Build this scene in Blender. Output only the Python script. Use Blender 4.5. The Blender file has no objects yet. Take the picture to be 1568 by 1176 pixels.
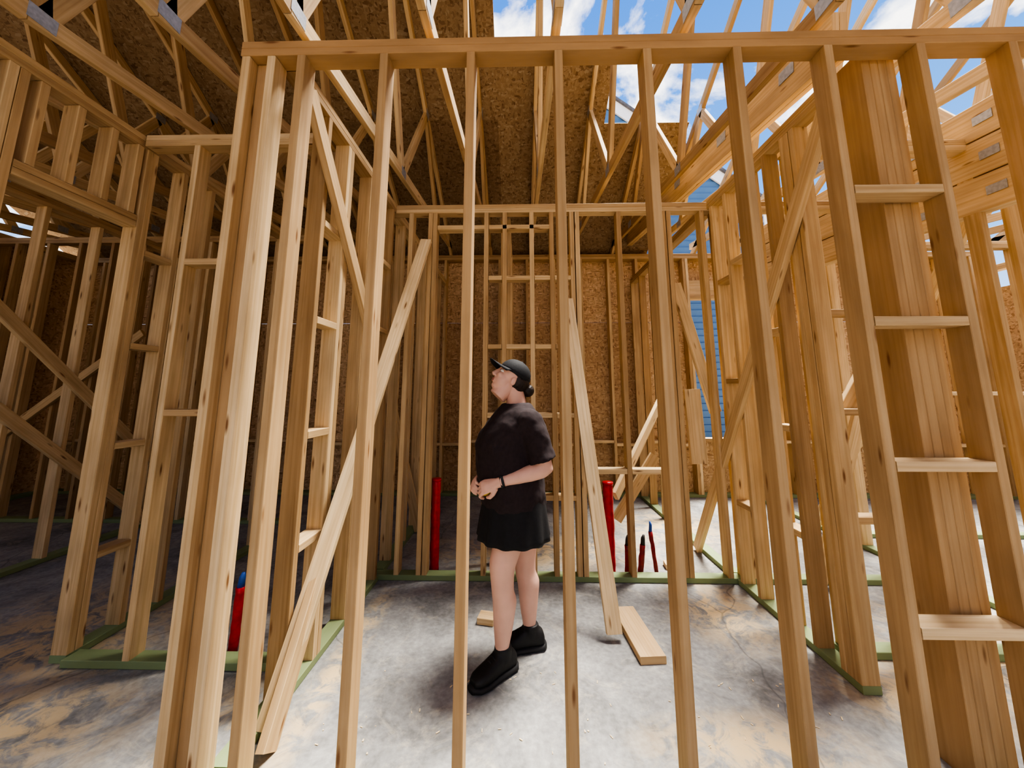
import bpy, bmesh, math, random
from mathutils import Vector, Matrix, noise as mnoise
random.seed(7)
V=Vector
scene=bpy.context.scene
def link(o,parent=None):
    scene.collection.objects.link(o)
    if parent: o.parent=parent
    return o
# ------------------------------------------------------------ materials
def newmat(name):
    m=bpy.data.materials.new(name); m.use_nodes=True
    nt=m.node_tree; nt.nodes.clear()
    out=nt.nodes.new('ShaderNodeOutputMaterial'); b=nt.nodes.new('ShaderNodeBsdfPrincipled')
    nt.links.new(b.outputs[0],out.inputs[0])
    return m,nt,b
def N(nt,t,**k):
    n=nt.nodes.new(t)
    for a,v in k.items(): setattr(n,a,v)
    return n
def ramp(nt,stops):
    r=nt.nodes.new('ShaderNodeValToRGB'); e=r.color_ramp.elements
    while len(e)<len(stops): e.new(0.5)
    for i,(p,c) in enumerate(stops):
        e[i].position=p; e[i].color=(c[0],c[1],c[2],1)
    return r
def mix(nt,a,b,f,mode='MIX'):
    m=nt.nodes.new('ShaderNodeMix'); m.data_type='RGBA'; m.blend_type=mode
    for s,v in ((m.inputs[0],f),(m.inputs[6],a),(m.inputs[7],b)):
        if hasattr(v,'is_linked') or isinstance(v,bpy.types.NodeSocket): nt.links.new(v,s)
        elif isinstance(v,(int,float)): s.default_value=v
        else: s.default_value=(v[0],v[1],v[2],1)
    return m.outputs[2]
def lumber_mat():
    m,nt,b=newmat('spruce_lumber'); L=nt.links.new
    tc=N(nt,'ShaderNodeTexCoord')
    mp=N(nt,'ShaderNodeMapping'); mp.inputs['Scale'].default_value=(1.3,60,1); L(tc.outputs['UV'],mp.inputs[0])
    n=N(nt,'ShaderNodeTexNoise'); n.inputs['Scale'].default_value=1; n.inputs['Detail'].default_value=3; n.inputs['Distortion'].default_value=.4
    L(mp.outputs[0],n.inputs['Vector'])
    r=ramp(nt,[(.25,(.57,.40,.205)),(.5,(.71,.535,.31)),(.75,(.81,.65,.41))]); L(n.outputs['Fac'],r.inputs[0])
    at=N(nt,'ShaderNodeAttribute'); at.attribute_name='tint'
    sp=N(nt,'ShaderNodeSeparateColor'); L(at.outputs['Color'],sp.inputs[0])
    tr=ramp(nt,[(0,(.60,.52,.43)),(.5,(.87,.82,.76)),(1,(1.05,1.05,1.05))]); L(sp.outputs[0],tr.inputs[0])
    c=mix(nt,r.outputs[0],tr.outputs[0],1.0,'MULTIPLY')
    c=mix(nt,c,(.45,.27,.12),sp.outputs[1])
    mp3=N(nt,'ShaderNodeMapping'); mp3.inputs['Scale'].default_value=(2.5,9,1); L(tc.outputs['UV'],mp3.inputs[0])
    n3=N(nt,'ShaderNodeTexNoise'); n3.inputs['Scale'].default_value=1; n3.inputs['Detail'].default_value=5; L(mp3.outputs[0],n3.inputs['Vector'])
    r3=ramp(nt,[(.35,(.84,.82,.79)),(.6,(1.03,1.02,1.0))]); L(n3.outputs['Fac'],r3.inputs[0])
    c=mix(nt,c,r3.outputs[0],1.0,'MULTIPLY')
    mp2=N(nt,'ShaderNodeMapping'); mp2.inputs['Scale'].default_value=(3.2,16,1); L(tc.outputs['UV'],mp2.inputs[0])
    vo=N(nt,'ShaderNodeTexVoronoi'); vo.inputs['Scale'].default_value=1; L(mp2.outputs[0],vo.inputs['Vector'])
    kr=ramp(nt,[(.05,(1,1,1)),(.15,(0,0,0))]); L(vo.outputs['Distance'],kr.inputs[0])
    c=mix(nt,c,(.20,.09,.03),kr.outputs[0])
    c=mix(nt,c,(.22,.31,.15),sp.outputs[2])
    L(c,b.inputs['Base Color']); b.inputs['Roughness'].default_value=.75
    bp=N(nt,'ShaderNodeBump'); bp.inputs['Strength'].default_value=.12; bp.inputs['Distance'].default_value=.002
    L(n.outputs['Fac'],bp.inputs['Height']); L(bp.outputs[0],b.inputs['Normal'])
    return m
def osb_mat(name,k=1.0):
    m,nt,b=newmat(name); L=nt.links.new
    tc=N(nt,'ShaderNodeTexCoord')
    def chips(sc,ro,seed):
        mp=N(nt,'ShaderNodeMapping'); mp.inputs['Scale'].default_value=sc; mp.inputs['Rotation'].default_value=ro
        mp.inputs['Location'].default_value=(seed,seed*.7,0)
        L(tc.outputs['Object'],mp.inputs[0])
        v=N(nt,'ShaderNodeTexVoronoi'); v.inputs['Scale'].default_value=1; L(mp.outputs[0],v.inputs['Vector'])
        s=N(nt,'ShaderNodeSeparateColor'); L(v.outputs['Color'],s.inputs[0]); return s.outputs[0]
    a=chips((20,32,70),(.3,.5,.4),3); c2=chips((60,36,24),(.2,-.6,-.3),9)
    nz=N(nt,'ShaderNodeTexNoise'); nz.inputs['Scale'].default_value=22; L(tc.outputs['Object'],nz.inputs['Vector'])
    st=N(nt,'ShaderNodeMath',operation='GREATER_THAN'); L(nz.outputs['Fac'],st.inputs[0]); st.inputs[1].default_value=.5
    mx=N(nt,'ShaderNodeMix'); L(st.outputs[0],mx.inputs[0]); L(a,mx.inputs[2]); L(c2,mx.inputs[3])
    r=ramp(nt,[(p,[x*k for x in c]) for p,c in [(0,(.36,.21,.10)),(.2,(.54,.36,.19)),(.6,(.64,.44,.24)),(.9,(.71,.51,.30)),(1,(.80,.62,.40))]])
    L(mx.outputs[0],r.inputs[0])
    at=N(nt,'ShaderNodeAttribute'); at.attribute_name='tint'
    sp=N(nt,'ShaderNodeSeparateColor'); L(at.outputs['Color'],sp.inputs[0])
    tr=ramp(nt,[(0,(.74,.70,.66)),(1,(1.03,1.03,1.03))]); L(sp.outputs[0],tr.inputs[0])
    L(mix(nt,r.outputs[0],tr.outputs[0],1.0,'MULTIPLY'),b.inputs['Base Color']); b.inputs['Roughness'].default_value=.75
    return m
def simple(name,col,rough=.6,metal=0,var=.12,scale=30,bump=0):
    m,nt,b=newmat(name); L=nt.links.new
    tc=N(nt,'ShaderNodeTexCoord'); n=N(nt,'ShaderNodeTexNoise'); n.inputs['Scale'].default_value=scale; n.inputs['Detail'].default_value=4
    L(tc.outputs['Object'],n.inputs['Vector'])
    r=ramp(nt,[(.3,[c*(1-var) for c in col]),(.7,[min(1,c*(1+var)) for c in col])]); L(n.outputs['Fac'],r.inputs[0])
    L(r.outputs[0],b.inputs['Base Color']); b.inputs['Roughness'].default_value=rough; b.inputs['Metallic'].default_value=metal
    if bump:
        bp=N(nt,'ShaderNodeBump'); bp.inputs['Strength'].default_value=bump; bp.inputs['Distance'].default_value=.01
        L(n.outputs['Fac'],bp.inputs['Height']); L(bp.outputs[0],b.inputs['Normal'])
    return m
def concrete_mat():
    m,nt,b=newmat('concrete_slab'); L=nt.links.new
    tc=N(nt,'ShaderNodeTexCoord'); P=tc.outputs['Object']
    n1=N(nt,'ShaderNodeTexNoise'); n1.inputs['Scale'].default_value=2.6; n1.inputs['Detail'].default_value=9; n1.inputs['Roughness'].default_value=.68; n1.inputs['Distortion'].default_value=.5; L(P,n1.inputs['Vector'])
    r=ramp(nt,[(.34,(.19,.187,.182)),(.48,(.29,.287,.28)),(.64,(.40,.395,.38))]); L(n1.outputs['Fac'],r.inputs[0])
    n2=N(nt,'ShaderNodeTexNoise'); n2.inputs['Scale'].default_value=38; n2.inputs['Detail'].default_value=5; L(P,n2.inputs['Vector'])
    r2=ramp(nt,[(.3,(.78,.78,.78)),(.7,(1.08,1.08,1.08))]); L(n2.outputs['Fac'],r2.inputs[0])
    c=mix(nt,r.outputs[0],r2.outputs[0],1.0,'MULTIPLY')
    def spot(cen,rad,sx=1,sy=1):
        mp=N(nt,'ShaderNodeMapping',vector_type='POINT'); 
        mp.inputs['Scale'].default_value=(1/(rad*sx),1/(rad*sy),0)
        mp.inputs['Location'].default_value=(-cen[0]/(rad*sx),-cen[1]/(rad*sy),0)
        L(P,mp.inputs[0])
        ln=N(nt,'ShaderNodeVectorMath',operation='LENGTH'); L(mp.outputs[0],ln.inputs[0])
        q=N(nt,'ShaderNodeMapRange'); q.inputs[1].default_value=1; q.inputs[2].default_value=.2; L(ln.outputs['Value'],q.inputs[0])
        return q.outputs[0]
    acc=None
    for cen,rad,sx,sy in (((.95,1.75),.35,1.6,.6),((1.3,2.7),.5,.8,1),((1.95,2.05),.45,1.3,.7),((-.95,2.2),.6,.18,1.6),((.2,3.6),.8,1.6,.6),
                        ((1.6,4.2),.7,1,1),((-2.75,2.3),1.0,.9,.9),((-2.3,1.75),.8,1,.5),((2.6,2.2),.8,1,1),((-1.3,1.7),.35,.6,1.3)):
        s=spot(cen,rad,sx,sy)
        if acc is None: acc=s
        else:
            mm=N(nt,'ShaderNodeMath',operation='MAXIMUM'); L(acc,mm.inputs[0]); L(s,mm.inputs[1]); acc=mm.outputs[0]
    n3=N(nt,'ShaderNodeTexNoise'); n3.inputs['Scale'].default_value=7; n3.inputs['Detail'].default_value=9; n3.inputs['Roughness'].default_value=.72; n3.inputs['Distortion'].default_value=1.2; L(P,n3.inputs['Vector'])
    r3=ramp(nt,[(.43,(0,0,0)),(.55,(1,1,1))]); L(n3.outputs['Fac'],r3.inputs[0])
    mm=N(nt,'ShaderNodeMath',operation='MULTIPLY'); L(acc,mm.inputs[0]); L(r3.outputs[0],mm.inputs[1])
    mm2=N(nt,'ShaderNodeMath',operation='MULTIPLY'); L(mm.outputs[0],mm2.inputs[0]); mm2.inputs[1].default_value=.95
    c=mix(nt,c,(.66,.50,.29),mm2.outputs[0])
    # thin dust film everywhere
    n4=N(nt,'ShaderNodeTexNoise'); n4.inputs['Scale'].default_value=3.3; n4.inputs['Detail'].default_value=10; n4.inputs['Roughness'].default_value=.75; n4.inputs['Distortion'].default_value=2.0; L(P,n4.inputs['Vector'])
    r4=ramp(nt,[(.52,(0,0,0)),(.66,(.45,.45,.45))]); L(n4.outputs['Fac'],r4.inputs[0])
    c=mix(nt,c,(.56,.50,.40),r4.outputs[0])
    mpc=N(nt,'ShaderNodeMapping'); mpc.inputs['Scale'].default_value=(.55,.4,1); mpc.inputs['Location'].default_value=(.31,.2,0); L(P,mpc.inputs[0])
    nd=N(nt,'ShaderNodeTexNoise'); nd.inputs['Scale'].default_value=3; L(P,nd.inputs['Vector'])
    vo=N(nt,'ShaderNodeTexVoronoi',feature='DISTANCE_TO_EDGE'); vo.inputs['Scale'].default_value=1; 
    vm=N(nt,'ShaderNodeVectorMath',operation='MULTIPLY_ADD'); L(nd.outputs['Color'],vm.inputs[0]); vm.inputs[1].default_value=(.12,.12,0); L(mpc.outputs[0],vm.inputs[2])
    L(vm.outputs[0],vo.inputs['Vector'])
    rc=ramp(nt,[(.0,(1,1,1)),(.004,(0,0,0))]); L(vo.outputs['Distance'],rc.inputs[0])
    mk=N(nt,'ShaderNodeMath',operation='MULTIPLY'); L(rc.outputs[0],mk.inputs[0]); mk.inputs[1].default_value=.5
    c=mix(nt,c,(.10,.10,.10),mk.outputs[0])
    L(c,b.inputs['Base Color'])
    b.inputs['Roughness'].default_value=.85; b.inputs['Specular IOR Level'].default_value=.2
    bp=N(nt,'ShaderNodeBump'); bp.inputs['Strength'].default_value=.2; bp.inputs['Distance'].default_value=.01
    L(n2.outputs['Fac'],bp.inputs['Height']); L(bp.outputs[0],b.inputs['Normal'])
    return m
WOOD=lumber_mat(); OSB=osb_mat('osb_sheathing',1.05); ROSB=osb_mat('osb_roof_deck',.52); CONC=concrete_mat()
METAL=simple('galvanized_plate',(.42,.43,.45),.5,.5,.15,60)
RED=simple('red_vinyl_wrap',(.52,.010,.016),.35,0,.25,25,.3)
DARKRED=simple('dark_red_wrap',(.24,.012,.018),.4,0,.3,40,.4)
BLKTAPE=simple('black_tape',(.02,.02,.022),.5)
BLUE=simple('blue_pex',(.03,.10,.4),.4)
SIDING=simple('blue_lap_siding',(.07,.17,.34),.6,0,.06,3)
WHITE=simple('white_trim_paint',(.88,.88,.88),.5,0,.03)
ROOFM=simple('asphalt_shingles',(.12,.12,.13),.9,0,.3,12)
DIRT=simple('bare_dirt',(.36,.29,.21),.95,0,.3,2,.3)
SKIN=simple('skin',(.66,.39,.30),.5,0,.06,12)
CLOTH=simple('black_jersey',(.024,.014,.016),.9,0,.2,60,.1)
SKIRTM=simple('black_skirt_fabric',(.009,.009,.011),.85,0,.2,60,.1)
SHOE=simple('black_sneaker',(.010,.010,.011),.6,0,.2,50)
SOLE=simple('black_rubber',(.02,.02,.022),.7)
HAIR=simple('dark_hair',(.022,.012,.008),.5,0,.4,80,.4)
CAPM=simple('black_cap_fabric',(.010,.011,.014),.8,0,.2,90,.1)
YEL=simple('yellow_plastic',(.75,.50,.03),.4)
EYEW=simple('eye_white',(.8,.78,.75),.25); EYED=simple('eye_dark',(.04,.02,.015),.2)
LIP=simple('lips',(.46,.18,.16),.5)
# ------------------------------------------------------------ board builder
class MB:
    def __init__(s): s.v=[];s.f=[];s.uv=[];s.c=[];s.m=[]
    def board(s,p0,p1,w=.089,t=.038,hint=(0,0,1),ch=.0025,green=0,tone=None,mat=0,orange=None):
        p0=V(p0);p1=V(p1); d=(p1-p0); Ln=d.length; d=d/Ln
        h=V(hint); a=h-d*h.dot(d)
        if a.length<1e-4: a=V((1,0,0))-d*d.x
        a.normalize(); b=d.cross(a)
        W=w/2;T=t/2
        sec=[(W,T-ch),(W-ch,T),(-W+ch,T),(-W,T-ch),(-W,-T+ch),(-W+ch,-T),(W-ch,-T),(W,-T+ch)]
        if ch<=0: sec=[(W,T),(-W,T),(-W,-T),(W,-T)]
        n=len(sec); base=len(s.v)
        per=[0]
        for i in range(n):
            q=sec[i];r=sec[(i+1)%n]; per.append(per[-1]+math.hypot(q[0]-r[0],q[1]-r[1]))
        ru=random.uniform(0,60); rv=random.uniform(0,9)
        tn=random.random() if tone is None else tone
        og=(max(0,random.random()-.6)*.8) if orange is None else orange
        for P in (p0,p1):
            for q in sec:
                s.v.append(P+a*q[0]+b*q[1]); s.c.append((tn,og,green,1))
        for i in range(n):
            j=(i+1)%n
            s.f.append((base+i,base+n+i,base+n+j,base+j)); s.m.append(mat)
            s.uv+=[(ru,rv+per[i]),(ru+Ln,rv+per[i]),(ru+Ln,rv+per[i+1]),(ru,rv+per[i+1])]
        s.f.append(tuple(base+i for i in range(n))); s.m.append(mat)
        s.uv+=[(ru+q[0]*.2,rv+q[1]) for q in sec]
        s.f.append(tuple(base+n+i for i in reversed(range(n)))); s.m.append(mat)
        s.uv+=[(ru+q[0]*.2,rv+q[1]) for q in reversed(sec)]
    def obj(s,name,mats,parent=None):
        me=bpy.data.meshes.new(name); me.from_pydata(s.v,[],s.f)
        uv=me.uv_layers.new(name='UVMap')
        uv.data.foreach_set('uv',[x for p in s.uv for x in p])
        ca=me.color_attributes.new('tint','FLOAT_COLOR','POINT')
        ca.data.foreach_set('color',[x for p in s.c for x in p])
        for m in mats: me.materials.append(m)
        me.polygons.foreach_set('material_index',s.m)
        bm=bmesh.new(); bm.from_mesh(me); bmesh.ops.recalc_face_normals(bm,faces=bm.faces); bm.to_mesh(me); bm.free()
        return link(bpy.data.objects.new(name,me),parent)
def fwall(mb,y,x0,x1,studs,zt=3.05,D=.089,top=2,bottom=True,plate0=None,plate1=None,shade_tone=None):
    pz=0
    if bottom: mb.board((x0,y,.020),(x1,y,.020),D,.038,(0,1,0),green=.9); pz=.039
    for k in range(top):
        z=zt-.019-k*.0385
        mb.board((x0 if plate0 is None else plate0,y,z),(x1 if plate1 is None else plate1,y,z),D,.038,(0,1,0),tone=shade_tone,orange=None if shade_tone is None else .8)
    for x in studs: mb.board((x,y,pz),(x+random.uniform(-.004,.004),y,zt-.0385*top),D,.038,(0,1,0),tone=None if shade_tone is None else random.uniform(.0,.3),orange=None if shade_tone is None else random.uniform(.15,.5))
def dwall(mb,x,y0,y1,studs,zt=3.05,D=.089,top=2,bottom=True,plate0=None,plate1=None):
    pz=0
    if bottom: mb.board((x,y0,.020),(x,y1,.020),D,.038,(1,0,0),green=.9); pz=.039
    for k in range(top):
        z=zt-.019-k*.0385
        mb.board((x,y0 if plate0 is None else plate0,z),(x,y1 if plate1 is None else plate1,z),D,.038,(1,0,0))
    for y in studs: mb.board((x,y,pz),(x,y+random.uniform(-.004,.004),zt-.0385*top),D,.038,(1,0,0))
def fb(mb,y,x0,x1,z,D=.089,**k): mb.board((x0,y,z),(x1,y,z),D,.038,(0,1,0),**k)
def db(mb,x,y0,y1,z,D=.089,**k): mb.board((x,y0,z),(x,y1,z),D,.038,(1,0,0),**k)
def fr(a,b,s=.4064):
    r=[];x=a
    while x<b-.02: r.append(x); x+=s
    return r
# ------------------------------------------------------------ front wall
Y1=1.53
w=MB()
fwall(w,Y1,-1.30,4.6,[-1.01,-.628,-.222,.184,.59,.997,1.403,1.81,2.215,2.62,3.03,3.43,3.84,4.25,4.58],shade_tone=.05)  # lumber tone lowered to paint in the backlit shade of this wall
# corner post: stud, recessed flat stud, stud
w.board((-1.275,Y1,.039),(-1.275,Y1,2.97),.089,.038,(0,1,0),tone=.45)
w.board((-1.215,Y1+.025,.039),(-1.215,Y1+.025,2.97),.078,.038,(1,0,0),tone=.1,orange=.5)
w.board((-1.155,Y1,.039),(-1.155,Y1,2.97),.089,.038,(0,1,0),tone=.7)
for z in (.57,1.14,1.70,2.27): fb(w,Y1,1.424,1.79,z)
w.obj('wall_front',[WOOD])
# built up post behind
w=MB()
for i in range(4): w.board((1.665+.039*i,1.665,.0),(1.665+.039*i,1.665,3.05),.14,.038,(0,1,0),tone=.05+.12*i,orange=.5)
w.obj('built_up_post',[WOOD])
# ------------------------------------------------------------ room left wall
w=MB()
XL=-1.125
dwall(w,XL,1.58,3.03,[1.9,2.15,2.19,2.50,2.75,2.98])
for z,a,b in ((.66,1.92,2.13),(1.2,1.92,2.13),(1.8,1.92,2.13),(2.35,1.92,2.13),(.62,2.52,2.73),(1.45,2.77,2.96),(1.9,2.77,2.96),(2.45,2.77,2.96)): db(w,XL,a,b,z)
dwall(w,XL,3.14,5.28,fr(3.3,5.25))
w.obj('wall_left',[WOOD])
# ------------------------------------------------------------ room right wall
w=MB()
XR=1.665
dwall(w,XR,2.02,3.03,[2.04,2.08,2.12,2.3,2.5,2.54,2.78,2.98],plate0=1.75)
for z,a,b in ((.6,2.32,2.48),(1.2,2.32,2.48),(1.8,2.32,2.48),(.6,2.80,2.96),(1.5,2.80,2.96),(2.3,2.80,2.96),(2.4,2.56,2.76)): db(w,XR,a,b,z)
dwall(w,XR,3.14,5.28,[4.5,4.9,5.26])
w.obj('wall_right',[WOOD])
# ------------------------------------------------------------ back wall of room
w=MB()
Y2=3.085
fwall(w,Y2,-1.17,1.72,[-1.15,-.95,-.78,-.735,-.285,-.13,.11,.28,.455,.50,.86,1.25,1.29,1.58,1.69])
for z in (.6,1.23,1.79,2.38):
    fb(w,Y2,-.265,-.15,z); fb(w,Y2,-.11,.09,z); fb(w,Y2,.13,.26,z); fb(w,Y2,.30,.435,z)
fb(w,Y2,-.715,-.305,2.84); fb(w,Y2,-.265,.26,2.84)
fb(w,Y2,.52,.84,.80,tone=1,orange=0); fb(w,Y2,.88,1.23,.80,tone=1,orange=0)
w.obj('wall_back',[WOOD])
# middle partition behind it
w=MB()
dwall(w,-.13,3.2,5.28,fr(3.35,5.25))
w.obj('wall_partition',[WOOD])
# ------------------------------------------------------------ exterior back wall (osb + studs + window opening)
w=MB()
Y3=5.4; ZT=3.46; D6=.14
xs=[x for x in fr(-6.8,6.9) if not (2.40<x<3.36)]
fwall(w,Y3,-6.85,6.9,xs+[2.44,2.48,3.34,3.38],zt=ZT,D=D6)
xs2=sorted(xs+[2.42,3.34])
for a,b in zip(xs2[:-1],xs2[1:]):
    if not(a>2.3 and b<3.4) and b-a>.1: fb(w,Y3,a+.02,b-.02,.69+random.choice((0,.04)),D=D6,tone=.9,orange=0)
fb(w,Y3,2.50,3.32,.76,D=D6); fb(w,Y3,2.50,3.32,2.79,D=D6)
w.board((2.50,Y3,2.93),(3.32,Y3,2.93),.24,.09,(0,0,1))
yo=Y3+D6/2+.008
def osbf(x0,x1,z0,z1): w.board(((x0+x1)/2,yo,z0),((x0+x1)/2,yo,z1),x1-x0,.012,(1,0,0),ch=0,mat=1,green=0)
edges=[-6.85,-5.63,-4.41,-3.19,-1.97,-.75,.47,1.69,2.50]
for a,b in zip(edges[:-1],edges[1:]):
    osbf(a,b,0,2.44); osbf(a,b,2.444,3.5)
osbf(2.50,3.32,0,.74); osbf(2.50,3.32,2.81,3.5)
for a,b in ((3.32,4.54),(4.54,5.76),(5.76,6.9)): osbf(a,b,0,2.44); osbf(a,b,2.444,3.5)
w.obj('wall_exterior_back',[WOOD,OSB])
# left exterior, with openings added to let more daylight in
w=MB()
dwall(w,-6.8,-3.3,5.3,fr(-3.2,5.3),zt=3.46,D=.14)
y=-3.4; k=0
while y<5.4:
    y1=min(y+1.22,5.46)
    if k in (1,3,4):
        w.board((-6.88,(y+y1)/2,0),(-6.88,(y+y1)/2,.8),y1-y,.012,(0,1,0),ch=0,mat=1)
        w.board((-6.88,(y+y1)/2,2.6),(-6.88,(y+y1)/2,3.5),y1-y,.012,(0,1,0),ch=0,mat=1)
    else: w.board((-6.88,(y+y1)/2,0),(-6.88,(y+y1)/2,3.5),y1-y,.012,(0,1,0),ch=0,mat=1)
    y+=1.22; k+=1
w.obj('wall_exterior_left',[WOOD,OSB])
# right exterior
w=MB()
dwall(w,6.82,-3.3,5.3,fr(-3.2,5.3),zt=3.2,D=.14)
y=-3.4
while y<5.3:
    y1=min(y+1.22,5.46)
    if not 2.6<y+.6<3.9: w.board((6.90,(y+y1)/2,0),(6.90,(y+y1)/2,2.9),y1-y,.012,(0,1,0),ch=0,mat=1)
    y+=1.22
w.obj('wall_exterior_right',[WOOD,OSB])
# wall behind the photographer
w=MB()
fwall(w,-3.4,-6.7,6.9,[x for x in fr(-6.6,6.9) if not -1<x<1],zt=3.05,D=.14)
for a,b in ((-6.85,-5.0),(-3,-1),(1,3),(5,6.9)):
    w.board(((a+b)/2,-3.48,0),((a+b)/2,-3.48,3.2),b-a,.012,(1,0,0),ch=0,mat=1)
w.obj('wall_exterior_front',[WOOD,OSB])
# ------------------------------------------------------------ left hallway walls
w=MB()
XA=-2.45
dwall(w,XA,2.14,3.6,[2.16,2.20,2.42,2.66,2.95,3.3,3.58],plate0=.2)
dwall(w,XA,.2,1.56,[.22,.6,1.0,1.4,1.50,1.541],top=0,zt=2.972)
db(w,XA,1.565,2.14,2.50); db(w,XA,1.565,2.14,2.46)
for yy in (1.62,1.78,1.95,2.10): w.board((XA,yy,2.52),(XA,yy,2.97),.089,.038,(1,0,0))
for z in (2.3,1.7,1.1,.5): db(w,XA,2.22,2.40,z)
w.obj('wall_hall_left',[WOOD])
w=MB()
fwall(w,2.15,-2.39,-1.19,[-2.05,-1.80,-1.26],plate0=-2.39)
for z in (1.3,2.2): fb(w,2.15,-2.03,-1.82,z)
w.obj('wall_closet',[WOOD])
w=MB()
fwall(w,4.25,-6.7,-2.5,fr(-6.6,-2.5),zt=3.3)
w.obj('wall_far_left',[WOOD])
w=MB()
dwall(w,-4.05,1.6,4.18,fr(1.65,4.15))
w.obj('wall_bedroom_left',[WOOD])
# ------------------------------------------------------------ right hand walls
w=MB()
fwall(w,2.3,1.74,2.95,[1.78,1.82,2.1,2.34,2.38,2.7,2.93])
for z in (.7,1.3,1.9): fb(w,2.3,1.84,2.08,z)
w.obj('wall_closet_right',[WOOD])
w=MB()
fwall(w,3.085,1.74,3.1,[1.76,2.05,2.4,2.44,2.8,3.08])
fb(w,3.085,2.46,2.78,1.4)
w.obj('wall_back_right',[WOOD])
w=MB()
dwall(w,3.17,1.9,5.28,fr(1.95,5.25,.35))
w.obj('wall_bath_right',[WOOD])
w=MB()
fwall(w,4.0,3.24,6.7,fr(3.3,6.7,.35)); fb(w,4.0,3.4,6.6,1.4)
w.obj('wall_far_right',[WOOD])
# built-up beam upper right, stacked LVL
w=MB()
for k in range(3):
    for j in range(2):
        w.board((2.93+.045*j,1.75,2.62+.235*k+.0),(2.93+.045*j,4.6,2.70+.235*k+.12),.225,.042,(0,0,1),tone=.6,orange=.1)
    for yy in (2.1,2.55,3.2): 
        w.board((2.905,yy,2.64+.235*k+.03*(yy-1.75)),(2.905,yy+.10,2.64+.235*k+.03*(yy-1.65)),.055,.003,(0,0,1),ch=0,mat=1)
w.obj('laminated_beam',[WOOD,METAL])
w=MB()
for j in range(2): w.board((1.60+.04*j,1.65,3.20),(1.60+.04*j,5.2,3.66),.235,.038,(0,0,1),tone=.6,orange=.1)
for yy in (1.9,2.6,3.4): w.board((1.578,yy,3.24+.13*(yy-1.65)),(1.578,yy+.12,3.255+.13*(yy-1.65)),.07,.003,(0,0,1),ch=0,mat=1)
w.obj('laminated_beam',[WOOD,METAL])
# ------------------------------------------------------------ trusses
RY,RZ=1.0,6.18
def topz(y): return 3.54+.60*(5.4-y) if y>=RY else RZ-.62*(RY-y)
def botz(y): return 3.10+.115*max(0,(y-1.4))
def truss(X):
    w=MB(); e=.044
    w.board((X,5.9,topz(5.9)-e-.02),(X,RY,topz(RY)-e-.02),.089,.038,(0,0,1))
    w.board((X,RY,topz(RY)-e-.02),(X,-3.9,topz(-3.9)-e-.02),.089,.038,(0,0,1))
    w.board((X,5.45,botz(5.45)+e),(X,1.4,botz(1.4)+e),.089,.038,(0,0,1))
    w.board((X,1.4,botz(1.4)+e),(X,-3.6,3.10+e),.089,.038,(0,0,1))
    bn=[4.4,3.0,1.45,-.2,-1.9]; tn=[3.7,2.3,1.0,-.7,-2.2]
    nodes=[]
    for i in range(5):
        b=(X,bn[i],botz(bn[i])+.03); t=(X,tn[i],topz(tn[i])-.09)
        w.board(b,t,.089,.036,(0,1,0))
        if i<4: 
            b2=(X,bn[i+1],botz(bn[i+1])+.03); w.board(t,b2,.089,.036,(0,1,0))
        nodes+= [(bn[i],botz(bn[i])+.05),(tn[i],topz(tn[i])-.07)]
    for (y,z) in nodes:
        for s in (-1,1):
            w.board((X+s*.0205,y-.055,z),(X+s*.0205,y+.055,z),.075,.0025,(0,0,1),ch=0,mat=1)
    w.obj('roof_truss',[WOOD,METAL])
tx=-1.04-.61*9
while tx<6.9:
    truss(tx); tx+=.61
# sheathing
w=MB()
def sheath(x0,x1,ya,yb,side=1):
    rows=[]; 
    y=ya; s=1.22*math.cos(math.atan(.6))
    while y>yb+.02: y2=max(yb,y-s); rows.append((y,y2)); y=y2
    for ri,(a,b) in enumerate(rows):
        x=x0-(1.22 if ri%2 else 0)
        while x<x1-.01:
            xa=max(x,x0); xb=min(x+2.44,x1)
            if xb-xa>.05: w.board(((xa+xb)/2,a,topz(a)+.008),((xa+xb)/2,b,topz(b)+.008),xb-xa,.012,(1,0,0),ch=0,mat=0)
            x+=2.44
sheath(-7.1,-.24,5.9,1.02)
sheath(-.24,.98,5.9,3.17)
sheath(.98,1.95,5.9,3.86)
sheath(-7.1,-4.0,.95,-3.9)
sheath(-4.0,7.0,.95,-.9)  # unseen front slope, decked near the ridge, left open lower down for sky light
w.obj('roof_sheathing',[ROSB])
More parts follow.
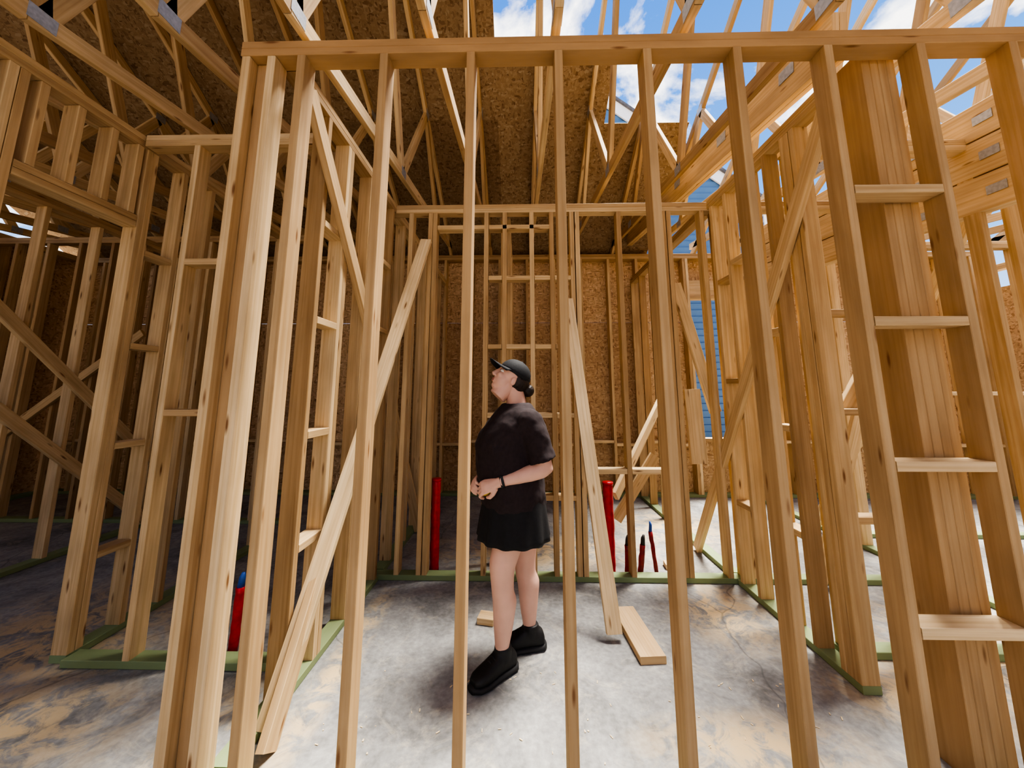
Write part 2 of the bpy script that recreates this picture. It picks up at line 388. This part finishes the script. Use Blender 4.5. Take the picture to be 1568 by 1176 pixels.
# ------------------------------------------------------------ braces and loose lumber
def brace(name,p0,p1,wd=.089,hint=(0,0,1),**k):
    w=MB(); w.board(p0,p1,wd,.038,hint,**k); return w.obj(name,[WOOD])
br=[((-1.055,1.74,.03),(-.80,3.00,2.70),(1,0,.0),1,.0),
    ((-1.06,1.64,2.93),(-1.06,2.62,1.77),(0,1,1),.5,.2),
    ((-1.00,1.66,.02),(-1.03,2.58,1.35),(0,1,1),.3,.2),
    ((-1.50,4.0,1.75),(-1.03,4.0,.02),(1,0,0),.6,0),
    ((.54,2.38,.04),(.40,3.02,2.18),(1,0,0),1,0),
    ((1.595,1.74,2.90),(1.595,3.62,.02),(0,1,1),.6,.1),
    ((1.36,3.16,2.35),(1.62,3.16,1.25),(1,0,0),1,0),
    ((.80,3.30,.55),(1.5,4.0,1.35),(0,0,1),.8,0),
    ((.85,3.5,.30),(1.22,3.5,.85),(1,0,1),.7,.1),
    ((-3.985,2.3,2.42),(-3.985,4.15,.62),(0,1,1),.8,0),
    ((-3.985,2.4,1.64),(-3.985,4.15,.03),(0,1,1),.8,0),
    ((-5.9,4.18,.9),(-4.4,4.18,2.1),(1,0,0),.5,0),
    ((2.2,3.015,.02),(2.9,3.015,1.9),(1,0,0),.8,0),
    ((3.10,2.4,2.7),(3.10,4.2,.05),(0,1,1),.9,0),
    ((2.0,2.37,1.3),(2.6,2.37,2.2),(1,0,0),.8,0)]
for p0,p1,h,t,o in br: brace('lumber_brace',p0,p1,hint=h,tone=t,orange=o)
brace('scrap_board',(.665,2.66,.0195),(.70,2.20,.0195),wd=.14,hint=(1,0,0),tone=.8,orange=.4)
brace('scrap_board',(-.26,2.56,.0195),(-.16,2.54,.0195),wd=.09,hint=(0,1,0),tone=.8,orange=.3)
brace('scrap_board',(1.18,3.3,.0195),(1.36,3.28,.0195),wd=.09,hint=(0,1,0),tone=.8,orange=.3)
brace('sawn_offcut',(1.46,3.17,.84),(1.44,3.17,1.44),wd=.13,hint=(1,0,0),tone=1,orange=0)
# wood chips
bm=bmesh.new()
for i in range(60):
    x=random.uniform(-.9,1.5); y=random.uniform(1.6,2.15)
    M=Matrix.Translation((x,y,.002))@Matrix.Rotation(random.uniform(0,6.3),4,'Z')@Matrix.Diagonal((random.uniform(.005,.02),random.uniform(.002,.006),.002,1))
    bmesh.ops.create_cube(bm,size=1,matrix=M)
me=bpy.data.meshes.new('wood_chips'); bm.to_mesh(me); bm.free(); me.materials.append(simple('chip_wood',(.75,.6,.38),.8)); link(bpy.data.objects.new('wood_chips',me))
# ------------------------------------------------------------ floor and ground
def boxobj(name,lo,hi,mat,bev=0):
    bm=bmesh.new(); bmesh.ops.create_cube(bm,size=1)
    for v in bm.verts: v.co=V([(lo[i]+hi[i])/2+v.co[i]*(hi[i]-lo[i]) for i in range(3)])
    if bev: bmesh.ops.bevel(bm,geom=bm.edges[:],offset=bev,segments=2,affect='EDGES')
    me=bpy.data.meshes.new(name); bm.to_mesh(me); bm.free(); me.materials.append(mat)
    return link(bpy.data.objects.new(name,me))
boxobj('floor',(-7,-3.6,-.2),(7,5.6,0),CONC,.01)
boxobj('ground',(-60,-40,-.4),(60,60,-.15),DIRT)
# ------------------------------------------------------------ lofts
def tube(bm,pts,rad,seg=16,flat=None,up=None):
    pts=[V(p) for p in pts]; rings=[]
    prev=V(up) if up else None
    for i,p in enumerate(pts):
        d=(pts[min(i+1,len(pts)-1)]-pts[max(i-1,0)]).normalized()
        if prev is None: prev=V((0,0,1)) if abs(d.z)<.9 else V((0,1,0))
        a=(prev-d*prev.dot(d)).normalized(); prev=a; b=d.cross(a)
        r=rad[i]; ra,rb=(r if isinstance(r,tuple) else (r,r))
        rings.append([bm.verts.new(p+a*ra*math.cos(2*math.pi*k/seg)+b*rb*math.sin(2*math.pi*k/seg)) for k in range(seg)])
    for A,B in zip(rings[:-1],rings[1:]):
        for k in range(seg): bm.faces.new((A[k],A[(k+1)%seg],B[(k+1)%seg],B[k]))
    bm.faces.new(list(reversed(rings[0]))); bm.faces.new(rings[-1])
def ell(bm,c,r,rot=None,seg=24):
    M=Matrix.Translation(c)@(rot.to_4x4() if rot else Matrix.Identity(4))@Matrix.Diagonal((r[0],r[1],r[2],1))
    bmesh.ops.create_uvsphere(bm,u_segments=seg,v_segments=seg//2+2,radius=1,matrix=M)
def finish(bm,name,mat,parent=None,vox=None,smooth=0,smf=.5,sub=0,xf=None):
    if xf is not None: bmesh.ops.transform(bm,matrix=xf,verts=bm.verts)
    bmesh.ops.recalc_face_normals(bm,faces=bm.faces)
    me=bpy.data.meshes.new(name); bm.to_mesh(me); bm.free()
    me.materials.append(mat)
    for p in me.polygons: p.use_smooth=True
    o=link(bpy.data.objects.new(name,me),parent)
    if vox:
        r=o.modifiers.new('r','REMESH'); r.mode='VOXEL'; r.voxel_size=vox; r.use_smooth_shade=True
    if smooth:
        s=o.modifiers.new('s','SMOOTH'); s.iterations=smooth; s.factor=smf
    if sub:
        s=o.modifiers.new('u','SUBSURF'); s.levels=sub; s.render_levels=sub
    return o
# red pipes
def pipe(name,x,y,h,r,mat,topmat=None,lean=(0,0)):
    root=bpy.data.objects.new(name,None); link(root); root.location=(x,y,0)
    bm=bmesh.new()
    pts=[];rr=[]
    k=int(h/.035)+2
    for i in range(k):
        z=h*i/(k-1); pts.append((lean[0]*z/h+random.uniform(-.002,.002),lean[1]*z/h,z)); rr.append(r*random.uniform(.93,1.07))
    tube(bm,pts,rr,20); finish(bm,'wrapped_pipe',mat,root)
    bm=bmesh.new()
    if topmat:
        tube(bm,[(lean[0],lean[1],h-.004),(lean[0]+.004,lean[1],h+.05),(lean[0]*1.2+.006,lean[1],h+.075)],[r*.85,r*.7,r*.35],14); finish(bm,'pipe_end',topmat,root)
    else:
        tube(bm,[(0,0,h-.01),(0,0,h+.012)],[r*1.08,r*1.06],20); finish(bm,'pipe_cap',mat,root)
pipe('plumbing_pipe',-.69,3.19,.70,.036,RED)
pipe('plumbing_pipe',.715,3.185,.68,.040,RED)
pipe('water_line_stub',.84,3.16,.22,.021,DARKRED,BLKTAPE,(.005,0))
pipe('water_line_stub',.94,3.17,.22,.022,DARKRED,BLKTAPE,(.03,0))
pipe('water_line_stub',1.07,3.17,.32,.016,DARKRED,BLUE,(-.035,0))
pipe('water_line_stub',-1.59,2.25,.33,.024,RED,BLUE,(.01,0))
# ------------------------------------------------------------ neighbour house
root=bpy.data.objects.new('neighbor_house',None); link(root)
w=MB(); HX,HZ,HY,sl=2.0,9.35,8.9,.80; hw=4.2
z=-.15
while z<HZ-.1:
    half=hw if z+.16<HZ-hw*sl else (HZ-z-.16)/sl
    if half>.1: w.board((HX-half,HY,z+.08),(HX+half,HY,z+.08),.178,.02,(0,-.22,1),ch=0)
    z+=.16
o=w.obj('lap_siding',[SIDING],root)
w=MB()
for s in (-1,1):
    w.board((HX,HY-.06,HZ),(HX+s*(hw+.35),HY-.06,HZ-(hw+.35)*sl),.34,.05,(0,0,1))
    w.board((HX+s*hw,HY-.02,-.15),(HX+s*hw,HY-.02,HZ-hw*sl-.1),.14,.06,(1,0,0))
w.obj('rake_trim',[WHITE],root)
w=MB()
for s in (-1,1):
    w.board((HX,HY+5,HZ+.19),(HX+s*(hw+.4),HY+5,HZ+.19-(hw+.4)*sl),10.3,.06,(0,1,0),ch=0)
w.obj('shingle_roof',[ROOFM],root)
w=MB(); w.board((HX,HY+5,-.15),(HX,HY+5,HZ-hw*sl),2*hw-.05,9.7,(1,0,0),ch=0); w.obj('house_body',[SIDING],root)
# ------------------------------------------------------------ woman
W=bpy.data.objects.new('woman',None); link(W)
W.location=(-.035,2.195,0); W.rotation_euler=(0,0,math.radians(199))
def ring(cx,cy,z,rx,ry,n=32,pw=1.0,wave=0,nw=0,ph=0):
    out=[]
    for k in range(n):
        a=2*math.pi*k/n; m=1+wave*math.sin(nw*a+ph)
        out.append(V((cx+rx*m*math.cos(a),cy+ry*m*math.sin(a),z)))
    return out
def loft(bm,rings,cap0=True,cap1=True):
    R=[[bm.verts.new(p) for p in r] for r in rings]
    n=len(R[0])
    for A,B in zip(R[:-1],R[1:]):
        for k in range(n): bm.faces.new((A[k],A[(k+1)%n],B[(k+1)%n],B[k]))
    if cap0: bm.faces.new(list(reversed(R[0])))
    if cap1: bm.faces.new(R[-1])
TR=[(.0,0,.76,.125,.160),(-.005,0,.84,.140,.172),(.005,0,.92,.155,.175),(.022,0,1.0,.165,.168),(.025,0,1.07,.158,.162),(.022,0,1.14,.150,.160),(.018,0,1.20,.135,.155),(.0,0,1.25,.112,.150),(-.012,0,1.295,.085,.115),(-.018,0,1.33,.060,.075)]
shL=V((-.035,.172,1.265)); elL=V((-.105,.215,1.02)); wrL=V((.145,.165,.955))
shR=V((-.02,-.172,1.265)); elR=V((-.075,-.215,1.01)); wrR=V((.16,-.10,.94))
ankL=V((.085,.06,.085)); kneeL=V((.090,.078,.46)); hipL=V((.015,.080,.84))
ankR=V((-.115,-.075,.085)); kneeR=V((-.092,-.08,.46)); hipR=V((-.030,-.080,.84))
def limb(bm,pts,rads,n=10):
    P=[];R=[]
    for i in range(len(pts)-1):
        for k in range(n):
            t=k/n; P.append(V(pts[i]).lerp(V(pts[i+1]),t)); R.append(rads[i]*(1-t)+rads[i+1]*t)
    P.append(V(pts[-1])); R.append(rads[-1]); tube(bm,P,R,20)
bm=bmesh.new()
loft(bm,[ring(*t) for t in TR])
tube(bm,[(-.02,0,1.30),(-.015,0,1.36),(.0,0,1.43),(.008,0,1.46)],[.070,.058,.054,.054],20)
for hip,kn,an,s in ((hipL,kneeL,ankL,1),(hipR,kneeR,ankR,-1)):
    mid=hip.lerp(kn,.5); cf=kn.lerp(an,.30)+V((-.014,0,0)); c2=kn.lerp(an,.65)+V((-.006,0,0))
    P=[hip,mid,kn+V((0,0,.07)),kn,kn+V((-.004,0,-.07)),cf,c2,an+V((0,0,.04)),an+V((0,0,-.03))]
    limb(bm,P,[.085,.082,.070,.062,.058,.064,.050,.036,.037],5)
for sh,el,wr in ((shL,elL,wrL),(shR,elR,wrR)):
    limb(bm,[sh+V((0,0,-.02)),sh.lerp(el,.5),el,el.lerp(wr,.3),el.lerp(wr,.8),wr],[.045,.048,.043,.043,.029,.027],5)
finish(bm,'body',SKIN,W,vox=.010,smooth=8)
# shirt
bm=bmesh.new()
ST=[(.004,0,.80,.172,.198),(.008,0,.86,.178,.200),(.02,0,.94,.186,.198),(.03,0,1.0,.190,.192),(.032,0,1.07,.185,.186),(.032,0,1.13,.182,.186),(.025,0,1.19,.168,.190),(.003,0,1.25,.142,.192),(-.012,0,1.31,.108,.165),(-.016,0,1.352,.074,.105)]
loft(bm,[ring(*t) for t in ST])
for sh,el in ((shL,elL),(shR,elR)):
    d=(el-sh); limb(bm,[sh+V((.0,-.03 if sh.y>0 else .03,.01)),sh+d*.3,sh+d*.62,sh+d*.84],[.073,.072,.069,.074],6)
    ell(bm,sh+V((0,0,-.005)),(.073,.062,.066))
ell(bm,(.085,.075,1.15),(.085,.085,.08)); ell(bm,(.085,-.075,1.15),(.085,.085,.08))
o=finish(bm,'t_shirt',CLOTH,W,vox=.008,smooth=3)
tx_=bpy.data.textures.new('wr','CLOUDS'); tx_.noise_scale=.09
dm=o.modifiers.new('d','DISPLACE'); dm.texture=tx_; dm.strength=.022; dm.mid_level=.4
# skirt
bm=bmesh.new()
for_r=[]
for i in range(11):
    t=i/10; z=.86-.225*t
    for_r.append(ring(.0+.004*t,0,z,.170+.030*t,.192+.024*t,96,wave=.035*t,nw=13,ph=.4+t*.5))
loft(bm,for_r,True,False)
o=finish(bm,'skirt',SKIRTM,W); s=o.modifiers.new('so','SOLIDIFY'); s.thickness=.004
# shoes
def shoe(an,ang,name):
    M=Matrix.Translation((an.x,an.y,0))@Matrix.Rotation(ang,4,'Z')
    def sec(x,wd,h,z0,n=20,side=.0):
        out=[]
        for k in range(n):
            a=2*math.pi*k/n; c=math.cos(a); s_=math.sin(a)
            yy=wd*math.copysign(abs(c)**.75,c)+side; zz=z0+(h/2)*(1+math.copysign(abs(s_)**.8,s_))
            out.append(V((x,yy,zz)))
        return out
    bm=bmesh.new()
    loft(bm,[sec(-.085,.022,.05,.02),sec(-.075,.034,.08,.018),sec(-.04,.040,.105,.018),sec(.0,.041,.112,.018),sec(.04,.043,.095,.018),sec(.08,.048,.075,.018),sec(.12,.050,.060,.018),sec(.155,.045,.048,.02),sec(.178,.028,.034,.022)])
    tube(bm,[(-.005,0,.08),(-.008,0,.135)],[.046,.045],18)
    finish(bm,name,SHOE,W,vox=.006,smooth=4,xf=M)
    bm=bmesh.new()
    loft(bm,[sec(-.095,.022,.035,0),sec(-.08,.040,.036,0),sec(-.02,.043,.034,0),sec(.05,.047,.032,0),sec(.11,.055,.030,0),sec(.155,.050,.030,0),sec(.190,.026,.030,.004)])
    finish(bm,name+'_sole',SOLE,W,xf=M)
    bm=bmesh.new()
    for i in range(4):
        xx=.035+i*.022; zz=.118-i*.012
        tube(bm,[(xx,-.028,zz-.012),(xx,0,zz+.002),(xx,.028,zz-.012)],[.0035]*3,8)
    finish(bm,name+'_laces',SOLE,W,xf=M)
shoe(ankL,math.radians(22),'shoe_left'); shoe(ankR,math.radians(-8),'shoe_right')
# head (local frame: face +x, up +z, origin at head centre)
HM=Matrix.Translation((.022,0,1.495))@Matrix.Rotation(math.radians(-4),4,'Z')@Matrix.Rotation(math.radians(-33),4,'Y')
bm=bmesh.new()
ell(bm,(-.012,0,.03),(.092,.073,.085))
ell(bm,(.030,0,-.035),(.055,.056,.070))
ell(bm,(.050,0,-.082),(.028,.030,.022))
ell(bm,(-.0,0,-.055),(.065,.052,.045))
ell(bm,(.068,.030,-.018),(.018,.020,.018)); ell(bm,(.068,-.030,-.018),(.018,.020,.018))
ell(bm,(.074,0,.030),(.012,.045,.014))
tube(bm,[(.078,0,.018),(.092,0,-.006),(.102,0,-.026),(.094,0,-.036)],[(.010,.008),(.010,.010),(.012,.013),(.009,.014)],12)
ell(bm,(.086,.012,-.031),(.010,.008,.008)); ell(bm,(.086,-.012,-.031),(.010,.008,.008))
ell(bm,(.080,0,-.053),(.010,.022,.006)); ell(bm,(.078,0,-.064),(.010,.019,.007))
for s in (-1,1):
    ell(bm,(-.010,s*.073,-.016),(.016,.007,.026),Matrix.Rotation(.15,3,'Y'))
tube(bm,[(-.01,0,-.02),(-.0,0,-.08),(.01,0,-.13)],[.052,.052,.052],18)
finish(bm,'head',SKIN,W,vox=.0045,smooth=4,xf=HM)
bm=bmesh.new(); ell(bm,(.0865,0,-.0535),(.006,.020,.0045)); ell(bm,(.0845,0,-.0625),(.006,.017,.005)); finish(bm,'lips',LIP,W,xf=HM)
bm=bmesh.new(); ell(bm,(.070,.030,.008),(.012,.013,.009)); ell(bm,(.070,-.030,.008),(.012,.013,.009)); finish(bm,'eye_whites',EYEW,W,xf=HM)
bm=bmesh.new(); ell(bm,(.080,.030,.009),(.003,.005,.005)); ell(bm,(.080,-.030,.009),(.003,.005,.005)); finish(bm,'irises',EYED,W,xf=HM)
bm=bmesh.new()
for s in (-1,1): tube(bm,[(.083,s*.014,.030),(.080,s*.032,.035),(.066,s*.050,.029)],[.003,.0032,.002],8)
finish(bm,'eyebrows',HAIR,W,xf=HM)
# hair : pulled back under the cap into a low bun
bm=bmesh.new()
ell(bm,(-.042,0,.012),(.074,.076,.070))
ell(bm,(-.060,0,-.020),(.045,.058,.050))
ell(bm,(-.128,0,.000),(.038,.036,.038)); ell(bm,(-.10,0,.005),(.03,.03,.028))
ell(bm,(-.015,0,.030),(.082,.0765,.022))
finish(bm,'hair',HAIR,W,vox=.005,smooth=3,xf=HM)
# cap
bm=bmesh.new()
rs=[]
for i in range(9):
    t=i/8*math.pi/2
    rs.append(ring(-.010,0,.026+.094*math.sin(t),.101*max(.02,math.cos(t))**.85,.084*max(.02,math.cos(t))**.85,32))
loft(bm,rs,True,True); ell(bm,(-.010,0,.121),(.008,.008,.005))
finish(bm,'cap_crown',CAPM,W,xf=HM)
bm=bmesh.new()
n=15; top=[]; 
for i in range(n):
    a=-math.pi/2+math.pi*i/(n-1)
    inner=V((-.010+.099*math.cos(a*.72),.081*math.sin(a*.72)*1.05,.034)); outer=V((.060+.105*math.cos(a),.078*math.sin(a),.034-.020*math.sin(a)**2))
    top.append((inner,outer))
A=[[bm.verts.new(q) for q in pr] for pr in top]
for a,b in zip(A[:-1],A[1:]): bm.faces.new((a[0],a[1],b[1],b[0]))
o=finish(bm,'cap_brim',CAPM,W,xf=HM); s=o.modifiers.new('so','SOLIDIFY'); s.thickness=.004; s.offset=0
# hands
def hand(name,wr,tgt,palm,thumbside):
    x=(V(tgt)-V(wr)).normalized(); z=-(V(palm)); z=(z-x*z.dot(x)).normalized(); y=z.cross(x)
    M=Matrix(((x.x,y.x,z.x,wr[0]),(x.y,y.y,z.y,wr[1]),(x.z,y.z,z.z,wr[2]),(0,0,0,1)))
    s=thumbside
    bm=bmesh.new()
    tube(bm,[(-.03,0,0),(0,0,0),(.03,0,0),(.065,0,0),(.088,0,-.003)],[(.026,.026),(.020,.026),(.016,.034),(.014,.040),(.011,.038)],16,up=(0,0,1))
    for yy,ln,r in ((.030,.94,.0088),(.010,1.05,.0092),(-.010,.98,.0088),(-.029,.78,.0078)):
        p=V((.078,yy*s,-.002)); P=[p]; ang=0
        for dl,da in ((.014,-12),(.028,-35),(.024,-40),(.018,-30)):
            ang+=da; p=p+V((math.cos(math.radians(ang)),0,math.sin(math.radians(ang))))*dl*ln; P.append(p)
        tube(bm,P,[r*1.05,r*1.05,r,r*.92,r*.75],10)
    tube(bm,[(.012,.022*s,-.006),(.034,.042*s,-.016),(.058,.046*s,-.032),(.078,.036*s,-.042)],[.014,.0125,.011,.008],10)
    return finish(bm,name,SKIN,W,vox=.0032,smooth=2,xf=M),M
_,ML=hand('hand_left',wrL,wrL+V((.08,-.045,-.03)),(-.15,-.75,-.6),1)
_,MR=hand('hand_right',wrR,wrR+V((.07,.06,-.02)),(-.15,.75,-.6),-1)
# watch
bm=bmesh.new(); d=(wrL-elL).normalized(); c=wrL-d*.025
tube(bm,[c-d*.010,c+d*.010],[.0315,.031],20); finish(bm,'watch_band',SOLE,W)
# tape measure in the hand
bm=bmesh.new(); bmesh.ops.create_cube(bm,size=1,matrix=Matrix.Translation((.075,0,-.034))@Matrix.Diagonal((.05,.055,.034,1)))
bmesh.ops.bevel(bm,geom=bm.edges[:],offset=.009,segments=3,affect='EDGES'); finish(bm,'tape_measure',YEL,W,xf=ML)
# ------------------------------------------------------------ sky, sun, camera
wd=bpy.data.worlds.new('sky'); scene.world=wd; wd.use_nodes=True; nt=wd.node_tree; nt.nodes.clear(); L=nt.links.new
out=N(nt,'ShaderNodeOutputWorld'); bg=N(nt,'ShaderNodeBackground'); L(bg.outputs[0],out.inputs[0])
tc=N(nt,'ShaderNodeTexCoord'); sx=N(nt,'ShaderNodeSeparateXYZ'); L(tc.outputs['Generated'],sx.inputs[0])
gr=ramp(nt,[(0,(.70,.80,.92)),(.3,(.16,.40,.84)),(.9,(.025,.16,.60))]); L(sx.outputs[2],gr.inputs[0])
n=N(nt,'ShaderNodeTexNoise'); n.inputs['Scale'].default_value=4.2; n.inputs['Detail'].default_value=9; n.inputs['Roughness'].default_value=.55; n.inputs['Distortion'].default_value=.3
mp=N(nt,'ShaderNodeMapping'); mp.inputs['Scale'].default_value=(1,1,1.5); mp.inputs['Location'].default_value=(1.3,.4,.2); L(tc.outputs['Generated'],mp.inputs[0]); L(mp.outputs[0],n.inputs['Vector'])
cr=ramp(nt,[(.50,(0,0,0)),(.60,(1,1,1))]); L(n.outputs['Fac'],cr.inputs[0])
L(mix(nt,gr.outputs[0],(1.5,1.46,1.40),cr.outputs[0]),bg.inputs[0]); bg.inputs[1].default_value=1.1
sd=bpy.data.lights.new('sun','SUN'); sd.energy=13.0; sd.angle=math.radians(22); sd.color=(1,.95,.86)
so=bpy.data.objects.new('sun',sd); link(so); so.rotation_euler=V((.42,.34,1.35)).to_track_quat('Z','Y').to_euler()
cd=bpy.data.cameras.new('camera'); cd.sensor_width=36; cd.lens=13.0; cd.shift_y=-75/1568; cd.clip_start=.05; cd.clip_end=300
co=bpy.data.objects.new('camera',cd); link(co); co.location=(0,0,1.42)
co.rotation_euler=(math.radians(98.7),0,math.radians(1.2))
scene.camera=co
scene.view_settings.view_transform='AgX'
scene.view_settings.look='AgX - High Contrast'
scene.view_settings.exposure=.65
